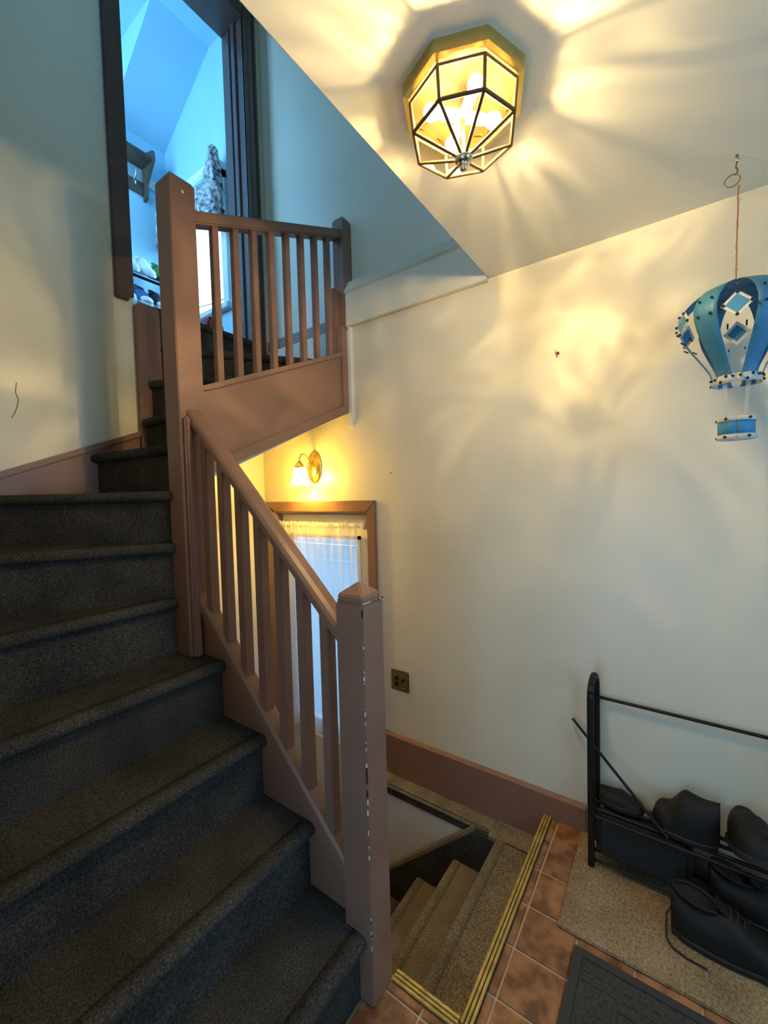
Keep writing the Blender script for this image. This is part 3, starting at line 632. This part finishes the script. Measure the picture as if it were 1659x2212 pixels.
def sheer(u, v):
    y = 1.505+.675*u
    z = 1.292-1.36*v
    amp = .004+.010*min(1, v*3)
    x = D-.008+amp*math.sin(u*62+.8*math.sin(u*17)+v*.7)-.004+.005*math.sin(u*23+2*v)
    if v < .06: x = D-.008-.007*math.sin(u*150+3*math.sin(u*40))*(1-.5*v/.06)-.004; z += .003*math.sin(u*110)
    return (x, y+.004*math.sin(u*62+v*4)*v, z)
tag(MB().grid(sheer, 160, 34).build('sheer_curtain', 'sheer'), 'gathered white sheer curtain over the side door glass', 'curtain')
# outside the side door: neighbour siding and ground
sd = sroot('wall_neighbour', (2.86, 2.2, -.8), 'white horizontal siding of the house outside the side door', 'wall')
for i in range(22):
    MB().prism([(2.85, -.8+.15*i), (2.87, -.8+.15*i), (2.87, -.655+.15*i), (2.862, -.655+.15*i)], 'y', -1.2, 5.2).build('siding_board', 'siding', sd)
struct(MB().box(2.02, 8., -3, 8., -.9, -.8).build('floor_outside', 'ground'), 'grey gravel strip outside the side door', 'ground')

# ------------------------------------------------------------------ front door behind the photographer
d3 = sroot('door_3', (-.62, .33, 0), 'white front door with a tall glass light, facing the cream wall', 'door')
MB().box(-.70, -.66, .0, .04, .02, 2.03).box(-.70, -.66, .62, .67, .02, 2.03).box(-.70, -.66, .04, .62, 1.36, 2.03).box(-.70, -.66, .04, .62, .02, .22).build('door_leaf', 'white_trim', d3, fix=False)
MB().box(-.685, -.675, .04, .62, .78, .81).build('glazing_bar', 'white_trim', d3)
MB().box(-.682, -.678, .04, .62, .22, 1.36).build('pane', 'frost_pane', d3)
MB().box(-.62, -.595, -.08, -.02, 0, 2.10).box(-.62, -.595, .68, .74, 0, 2.10).box(-.62, -.595, -.08, .74, 2.05, 2.11).build('casing', 'brown', d3, fix=False)
MB().ball((-.63, .03, 1.0), .028, 12).build('door_knob', 'brass', d3)

# ------------------------------------------------------------------ ceiling lamp
LC = Vector((.982, .428, ZC))
lp = root('ceiling_lamp', tuple(LC), 'octagonal brass ceiling lamp with clear glass panes and lit bulbs', 'lamp')
def octv(r, z, k): a = PI/4*k; return LC+Vector((r*math.cos(a), r*math.sin(a), z))
RB, RB2 = .150, .143
b = MB()
v = [octv(RB, 0, k) for k in range(8)]+[octv(RB, -.030, k) for k in range(8)]+[octv(RB-.014, -.032, k) for k in range(8)]+[octv(RB-.014, -.004, k) for k in range(8)]
f = [(j*8+k, j*8+(k+1) % 8, (j+1)*8+(k+1) % 8, (j+1)*8+k) for j in range(3) for k in range(8)]+[tuple(range(24, 32))]
b.add(v, f).build('canopy', 'brass', lp)
MB().lathe([(.001, -.0055), (.06, -.0055), (.128, -.006)], LC, 24).build('back_plate', 'dark_plate', lp)
R1, Z1, R2, Z2, R3, Z3 = .132, -.040, .125, -.107, .014, -.152
for k in range(8):
    a0, a1, b0, b1, c0, c1 = octv(R1, Z1, k), octv(R1, Z1, k+1), octv(R2, Z2, k), octv(R2, Z2, k+1), octv(R3, Z3, k), octv(R3, Z3, k+1)
    def bevelled(q):
        c = sum(q, Vector())/len(q); nrm = (q[1]-q[0]).cross(q[2]-q[0]).normalized()
        if nrm.dot(c-LC-Vector((0,0,-.08))) < 0: nrm = -nrm
        inn = [p+(c-p)*.16+nrm*.0022 for p in q]; n = len(q)
        return MB().add(list(q)+inn, [(i, (i+1) % n, n+(i+1) % n, n+i) for i in range(n)]+[tuple(range(n, 2*n))])
    bevelled([a0, a1, b1, b0]).build('glass_pane', 'amber', lp)
    bevelled([b0, b1, c1, c0]).build('glass_pane', 'amber', lp)
    for p, q_, rr in ((a0, b0, .0042), (b0, c0, .0042), (b0, b1, .0045), (a0, a1, .0035)):
        MB().tube([p, q_], rr, 6).build('came', 'came', lp)
    if k % 2 == 0: MB().tube([octv(R1, Z1, k), octv(R1, -.004, k)], .0035, 6).build('hanger', 'brass', lp)
MB().lathe([(.001, -.142), (.012, -.142), (.021, -.150), (.022, -.158), (.014, -.166), (.006, -.168), (.009, -.173), (.0085, -.180), (.001, -.184)], LC, 20).build('finial', 'chrome', lp)
MB().tube([LC+Vector((0,0,-.004)), LC+Vector((0,0,-.145))], .005, 8).build('stem', 'brass', lp)
for k in range(4):
    a = PI/4+PI/2*k; c_ = LC+Vector((math.cos(a)*.030, math.sin(a)*.030, -.055)); e_ = LC+Vector((math.cos(a)*.052, math.sin(a)*.052, -.055))
    d_ = Vector((math.cos(a), math.sin(a), 0))
    MB().tube([c_-d_*.02, e_], .0135, 12).build('socket', 'porcelain', lp)
    prof = [(.0, .010), (.008, .011), (.018, .016), (.028, .0185), (.038, .016), (.045, .008), (.047, .001)]
    bb = MB().tube([e_+d_*p[0] for p in prof], [p[1] for p in prof], 14); bb.build('bulb', 'bulb', lp)

# added point light; its noise pattern stands in for the cut glass's streaks
pl = bpy.data.lights.new('streak_light', 'POINT'); pl.energy = LAMP_STREAKS; pl.color = (1., .74, .40); pl.shadow_soft_size = .010
plo = bpy.data.objects.new('streak_light', pl); COL.objects.link(plo); plo.parent = lp; plo.location = (-.020, -.014, -.092)
pl.use_nodes = True; nt = pl.node_tree; em = nt.nodes['Emission']
tc = nt.nodes.new('ShaderNodeTexCoord'); nz = nt.nodes.new('ShaderNodeTexNoise'); nz.inputs['Scale'].default_value = 3.2; nz.inputs['Detail'].default_value = 2.5; nz.inputs['Distortion'].default_value = 1.6
nt.links.new(tc.outputs['Normal'], nz.inputs['Vector'])
mr = nt.nodes.new('ShaderNodeMapRange'); mr.inputs[1].default_value = .40; mr.inputs[2].default_value = .66; mr.inputs[3].default_value = .35; mr.inputs[4].default_value = 1.9
nt.links.new(nz.outputs['Fac'], mr.inputs[0]); nt.links.new(mr.outputs[0], em.inputs['Strength'])

# ------------------------------------------------------------------ sconce
sc_ = root('wall_sconce', (D, 1.84, 1.63), 'polished brass wall sconce with glowing tulip glass shade above the side door', 'lamp')
ov = MB()
prof = [(1.0, 0), (1.0, .006), (.92, .012), (.80, .013), (.72, .020), (.45, .026), (.001, .028)]
vs = []
for s_, h_ in prof: vs += [(D-.0005-h_, 1.84+.060*s_*math.cos(2*PI*k/28), 1.63+.100*s_*math.sin(2*PI*k/28)) for k in range(28)]
ov.add(vs, [(i*28+k, i*28+(k+1) % 28, (i+1)*28+(k+1) % 28, (i+1)*28+k) for i in range(6) for k in range(28)]+[tuple(range(28))], True)
ov.build('backplate', 'brass', sc_)
arm = [(D-.025, 1.84, 1.645), (D-.045, 1.845, 1.66), (D-.055, 1.847, 1.69), (D-.075, 1.85, 1.708), (D-.10, 1.85, 1.705), (D-.117, 1.85, 1.685), (D-.12, 1.85, 1.655)]
MB().tube(arm, .0055, 10).build('arm', 'brass', sc_)
MB().tube([(D-.03, 1.84, 1.645), (D-.05, 1.84, 1.635), (D-.052, 1.84, 1.655), (D-.042, 1.84, 1.668)], .004, 8).build('scroll', 'brass', sc_)
SCN = (D-.12, 1.85, 1.63)
MB().lathe([(.006, .035), (.012, .030), (.022, .018), (.030, .006), (.031, -.006), (.028, -.008)], SCN, 20).build('shade_holder', 'brass', sc_)
def petals(a, z): return 1+(.16*max(0, (-z-.055)/.07))*math.cos(6*a)
MB().lathe([(.030, -.002), (.036, -.020), (.041, -.045), (.045, -.075), (.052, -.098), (.068, -.118), (.082, -.126)], SCN, 48, wob=petals).build('shade', 'frost', sc_)
MB().ball((SCN[0], SCN[1], SCN[2]-.062), .021, 12, (1, 1, 1.35)).build('bulb', 'bulb2', sc_)
MB().tube([(SCN[0], SCN[1], SCN[2]-.002), (SCN[0], SCN[1], SCN[2]-.038)], .012, 10).build('socket', 'porcelain', sc_)

# ------------------------------------------------------------------ hanging balloon ornament
BC = Vector((1.644, -.147, 0))
bl = root('balloon_ornament', (BC.x, BC.y, 1.585), 'blue and white plastic canvas hot air balloon hanging on twine', 'ornament')
CA = math.atan2(-BC.y, -BC.x)
rp = [(.004, 2.050), (.030, 2.048), (.065, 2.040), (.100, 2.022), (.128, 1.995), (.143, 1.965), (.141, 1.935), (.128, 1.900), (.108, 1.866), (.085, 1.830), (.067, 1.800), (.058, 1.775), (.056, 1.755)]
def pol(r, a, z): return BC+Vector((r*math.cos(a), r*math.sin(a), z))
def rib(a0):
    def fn(u, v):
        s = v*(len(rp)-1); i = min(int(s), len(rp)-2); t = s-i
        r = rp[i][0]*(1-t)+rp[i+1][0]*t; z = rp[i][1]*(1-t)+rp[i+1][1]*t
        hw = .020+.012*math.sin(PI*min(1, v/.8))
        d = (u-.5)*2*hw
        return pol(r, a0, z)+Vector((-math.sin(a0), math.cos(a0), 0))*d - Vector((math.cos(a0), math.sin(a0), 0))*(.25*d*d/max(r, .02))
    return MB().grid(fn, 4, 26)
def arc_uv(o, a0):
    org = BASE[o]
    def g(co):
        p = co+org-BC; return (p.x*-math.sin(a0)+p.y*math.cos(a0)+.5, p.z+.3*(p.x*math.cos(a0)+p.y*math.sin(a0))+.5)
    metric_uv(o, g)
def solid(o, th):
    m_ = o.modifiers.new('thickness', 'SOLIDIFY'); m_.thickness = th; m_.offset = 0
for k in range(6):
    a = CA+PI/6+PI/3*k
    o = rib(a).build('rib', 'blue_canvas', bl, fix=False); arc_uv(o, a); solid(o, .0016)
    for z, r in ((1.768, .0605), (1.985, .138), (1.940, .145)):
        for s in (-1, 1):
            aa = a+s*(.018 if z > 1.8 else .16)/max(.1, r)*.9
            MB().ball(pol(r+.003, aa, z), .0038, 8).build('fastener', 'pin', bl)
    # diamond between the ribs
    a2 = CA+PI/3*k
    rad = Vector((math.cos(a2), math.sin(a2), 0)); tan = Vector((-math.sin(a2), math.cos(a2), 0)); upv = (Vector((0, 0, 1))-rad*.16).normalized(); nrm = tan.cross(upv).normalized()
    if nrm.dot(rad) < 0: nrm = -nrm
    c = pol(.146, a2, 1.945)
    def quad(s, off): return [c+tan*s+nrm*off, c+upv*s*1.05+nrm*off, c-tan*s+nrm*off, c-upv*s*1.05+nrm*off]
    q1, q2 = quad(.036, 0), quad(.025, 0)
    o = MB().add(q1+q2, [(i, (i+1) % 4, 4+(i+1) % 4, 4+i) for i in range(4)]).build('diamond_frame', 'white_canvas', bl, fix=False)
    arc_uv(o, a2); solid(o, .002)
    o2 = MB().add(quad(.026, .0012), [(0,1,2,3)]).build('diamond', 'blue_dia', o, fix=False); arc_uv(o2, a2); solid(o2, .0016)
    for p in quad(.0305, .003): MB().ball(p, .0042, 8).build('fastener', 'pin', o)
    for s in (-.5, .5):
        p = c-upv*.05-rad*.012+tan*.02*s*2
        MB().tube([p, p-rad*.014-Vector((0,0,.010))], .0022, 5).build('fastener', 'pin', o)
def band(r, z0, z1, n=24, sq=False):
    return MB().grid(lambda u, v: pol(r, CA+2*PI*u, z0+(z1-z0)*v), n, 2)
def band_uv(o, r):
    org = BASE[o]; metric_uv(o, lambda co: (math.atan2(co.y+org.y-BC.y, co.x+org.x-BC.x)*r+1, co.z+org.z))
o = band(.0590, 1.752, 1.776).build('collar', 'white_canvas', bl, fix=False); band_uv(o, .059); solid(o, .002)
for k in range(6):
    for z in (1.757, 1.771): MB().ball(pol(.061, CA+.52+PI/3*k+(.12 if z > 1.76 else -.12), z), .0042, 8).build('fastener', 'pin', bl)
for k in range(6):
    a = CA+PI/6+PI/3*k
    MB().add([pol(.055, a-.12, 1.758), pol(.055, a+.12, 1.758), pol(.040, a+.12, 1.640), pol(.040, a-.12, 1.640)], [(0,1,2,3)]).build('strand', 'nylon', bl, fix=False)
bk = band(.0435, 1.600, 1.645).build('basket', 'blue_dia', bl, fix=False); band_uv(bk, .0435); solid(bk, .002)
for z0, z1 in ((1.588, 1.602), (1.641, 1.655)):
    o = band(.0450, z0, z1).build('basket_rim', 'white_canvas', bk, fix=False); band_uv(o, .045); solid(o, .002)
    for k in range(5): MB().ball(pol(.0475, CA+.35+2*PI/5*k+z0, (z0+z1)/2), .0042, 8).build('fastener', 'pin', bk)
MB().add([pol(.0435, 2*PI*k/16, 1.590) for k in range(16)], [tuple(range(16))]).build('basket_floor', 'white_canvas', bk, fix=False)
tw = [BC+Vector((random.uniform(-.0008, .0008), .004*(1-i/24)+random.uniform(-.0008, .0008), 2.048+(2.335-2.048)*i/24)) for i in range(25)]
b = MB().tube(tw, .0019, 5)
for i in (3, 8, 9, 14, 20, 23): b.tube([tw[i], tw[i]+Vector((random.uniform(-.006, .006), random.uniform(-.012, .012), random.uniform(.004, .010)))], .0008, 4)
b.build('twine', 'twine', bl)
tang = Vector((-math.sin(CA), math.cos(CA), 0))
b = MB().tube([BC+Vector((0,.004,2.353))+tang*.018*math.cos(2*PI*i/24)-tang*.010+Vector((0,0,.017*math.sin(2*PI*i/24))) for i in range(24)], .0016, 6, closed=True)
b.build('ring', 'bronze', bl)
hk = root('ceiling_hook', (BC.x, BC.y+.004, 2.37), 'small metal screw hook in the ceiling above the balloon', 'hook')
MB().tube([BC+Vector((0,.004,z)) for z in (2.422, 2.400)], .0035, 8).build('screw_eye', 'bronze', hk)
MB().ball(BC+Vector((0,.004,2.407)), .007, 10, (1,1,1.1)).build('eye', 'chrome', hk)
MB().tube([BC+Vector((0,.004,2.402)), BC+Vector((.001,.006,2.388)), BC+Vector((-.001,.002,2.378)), BC+Vector((0,.004,2.366)), BC+Vector((0,.009,2.368))], .0024, 6).build('clip', 'bronze', hk)

# ------------------------------------------------------------------ shoe rack, rods, shoes, mats
rug = MB()
def rugf(u, v): return (1.385+.475*u+(.006*math.sin(v*9) if u == 0 else 0), .335-1.25*v-.020*u+.003*math.sin(u*8), .009+.0012*math.sin(u*300))
rg = MB().box(1.382, 1.846, -.95, .322, 0.0005, .009)
tag(rg.build('beige_rug', 'jute', bevel=.004), 'beige woven rug under the black shoe rack', 'rug')
mt = root('door_mat', (1.05, -.2, 0), 'charcoal rubber door mat with a raised patterned border', 'mat')
MB().box(.70, 1.352, -.75, .258, .0005, .006).build('mat_base', 'mat_black', mt, bevel=.002)
for x0, x1, y0, y1 in ((.70, 1.352, .232, .258), (1.326, 1.352, -.75, .232), (.82, 1.245, .128, .142), (1.231, 1.245, -.75, .128)):
    MB().box(x0, x1, y0, y1, .006, .0095).build('rim', 'mat_rim', mt, bevel=.0015)
sv = MB()
for i in range(12):
    for j in range(14):
        x = .74+i*.04; y = .105-j*.05
        if x < 1.22: sv.box(x-.008, x+.008, y-.016, y+.016, .006, .0078)
for i in range(24):
    y = .215-i*.035
    sv.box(1.262, 1.272, y-.012, y+.012, .006, .0085).box(1.290, 1.302, y-.009, y+.009, .006, .0085)
for i in range(14):
    x = 1.235-i*.035
    sv.box(x-.012, x+.012, .165, .175, .006, .0085).box(x-.009, x+.009, .192, .204, .006, .0085)
o = sv.build('studs', 'mat_rim', mt); o['kind'] = 'stuff'

RK = root('shoe_rack', (1.755, -.05, .009), 'black tube shoe rack standing on the beige rug', 'shoe rack')
def uframe(y):
    pts = [(1.685, y, .010), (1.683, y, .30), (1.680, y, .62)]+[(1.752-.072*math.cos(PI*i/8), y, .66+.06*math.sin(PI*i/8)) for i in range(9)]+[(1.826, y, .62), (1.826, y, .010)]
    b = MB()
    for i in range(len(pts)-1): b.tube([pts[i], pts[i+1]], .0125, 8)
    return b
uframe(.262).build('end_frame', 'black_metal', RK)
uframe(-.52).build('end_frame', 'black_metal', RK)
for x, z in ((1.69, .205), (1.735, .205), (1.78, .205), (1.822, .205), (1.695, .030), (1.745, .030), (1.82, .030)):
    MB().tube([(x, .262, z), (x, -.52, z)], .0065, 8).build('rod', 'black_metal', RK)
MB().tube([(1.842, .252, .603), (1.842, -.52, .595)], .0065, 8).build('rod', 'black_metal', RK)
MB().box(1.700, 1.81, -.05, .250, .040, .198).build('storage_box', 'black_rubber', RK, bevel=.02)
tag(MB().tube([(1.842, .356, .483), (1.700, .020, .2175)], .0055, 8).build('loose_rod', 'black_metal'), 'loose black rod leaning across the shoe rack', 'rod')
G1 = 'black shoes around the rack'
shoe('leather_shoe', 'large black leather shoe lying on the beige rug in front of the rack', 'shoe', G1, 'black_leather', 'black_rubber', (1.595, .005, .0095), (0, 0, -PI/2+.03), L=.30, W=.125, H=.125, toe=.075, laces='lace')
tag(MB().tube([(1.61, -.06, .115), (1.59, -.005, .11), (1.555, .022, .07), (1.525, .022, .02), (1.505, .005, .013), (1.493, -.03, .0125), (1.490, -.080, .0125)], .0032, 6).build('shoe_lace', 'lace'), 'black lace trailing from the large shoe onto the rug', 'lace')
shoe('ankle_boot', 'black ankle boot on the rack shelf leaning to the wall', 'shoe', G1, 'black_leather', 'black_rubber', (1.768, -.120, .212), (0, 0, PI/2-.08), L=.19, W=.115, H=.150, toe=.085, laces='lace', parts=False)
shoe('ankle_boot', 'upright black boot on the rack shelf with its toe to the room', 'shoe', G1, 'black_leather', 'black_rubber', (1.838, -.198, .212), (0, -.35, PI+.1), L=.22, W=.115, H=.115, toe=.085, parts=False)
shoe('low_shoe', 'low black shoe on the shelf beside the end frame', 'shoe', G1, 'black_leather', 'black_rubber', (1.795, .240, .212), (0, 0, -PI/2), L=.14, W=.08, H=.055, toe=.035, parts=False)
shoe('low_shoe', 'black shoe on the bottom bars under the boots', 'shoe', G1, 'black_leather', 'black_rubber', (1.745, -.10, .0375), (0, 0, -PI/2), L=.28, W=.11, H=.11, toe=.06)

# ------------------------------------------------------------------ small fittings on the cream wall
sw = root('switch_plate', (D, 1.24, .365), 'two-gang antique brass switch plate on the wall beside the newel post', 'switch plate')
MB().box(D-.006, D-.0005, 1.183, 1.298, .366, .480).build('plate', 'old_brass', sw, bevel=.004)
MB().box(D-.020, D-.005, 1.214, 1.222, .418, .438).build('toggle', 'pin', sw, bevel=.002)
for z in (.405, .437):
    MB().lathe([(.001, 0), (.015, 0), (.015, .002), (.001, .002)], (0,0,0), 16).xf(Matrix.Translation((D-.006, 1.262, z+.0)) @ Matrix.Rotation(-PI/2, 4, 'Y')).build('socket_face', 'pin', sw)
for y, z in ((1.218, .462), (1.218, .386), (1.262, .421)):
    MB().ball((D-.0065, y, z), .003, 8).build('screw', 'brass', sw)
wh = root('wall_hook', (D, .411, 2.01), 'tiny red and white hook on the cream wall', 'hook')
MB().box(D-.005, D-.0005, .405, .417, 2.012, 2.045).build('plate', 'white_plastic', wh, bevel=.002)
MB().tube([(D-.004, .411, 2.020), (D-.018, .411, 2.012), (D-.022, .411, 2.022), (D-.020, .411, 2.032)], .0025, 6).build('hook_arm', 'brass', wh)
MB().ball((D-.008, .405, 2.022), .005, 8).build('bead', 'red', wh)
tag(MB().tube([(D, 1.266, 1.566), (D-.010, 1.266, 1.568)], .0022, 6).build('wall_nail', 'bronze'), 'small nail in the cream wall to the side of the sconce', 'nail')
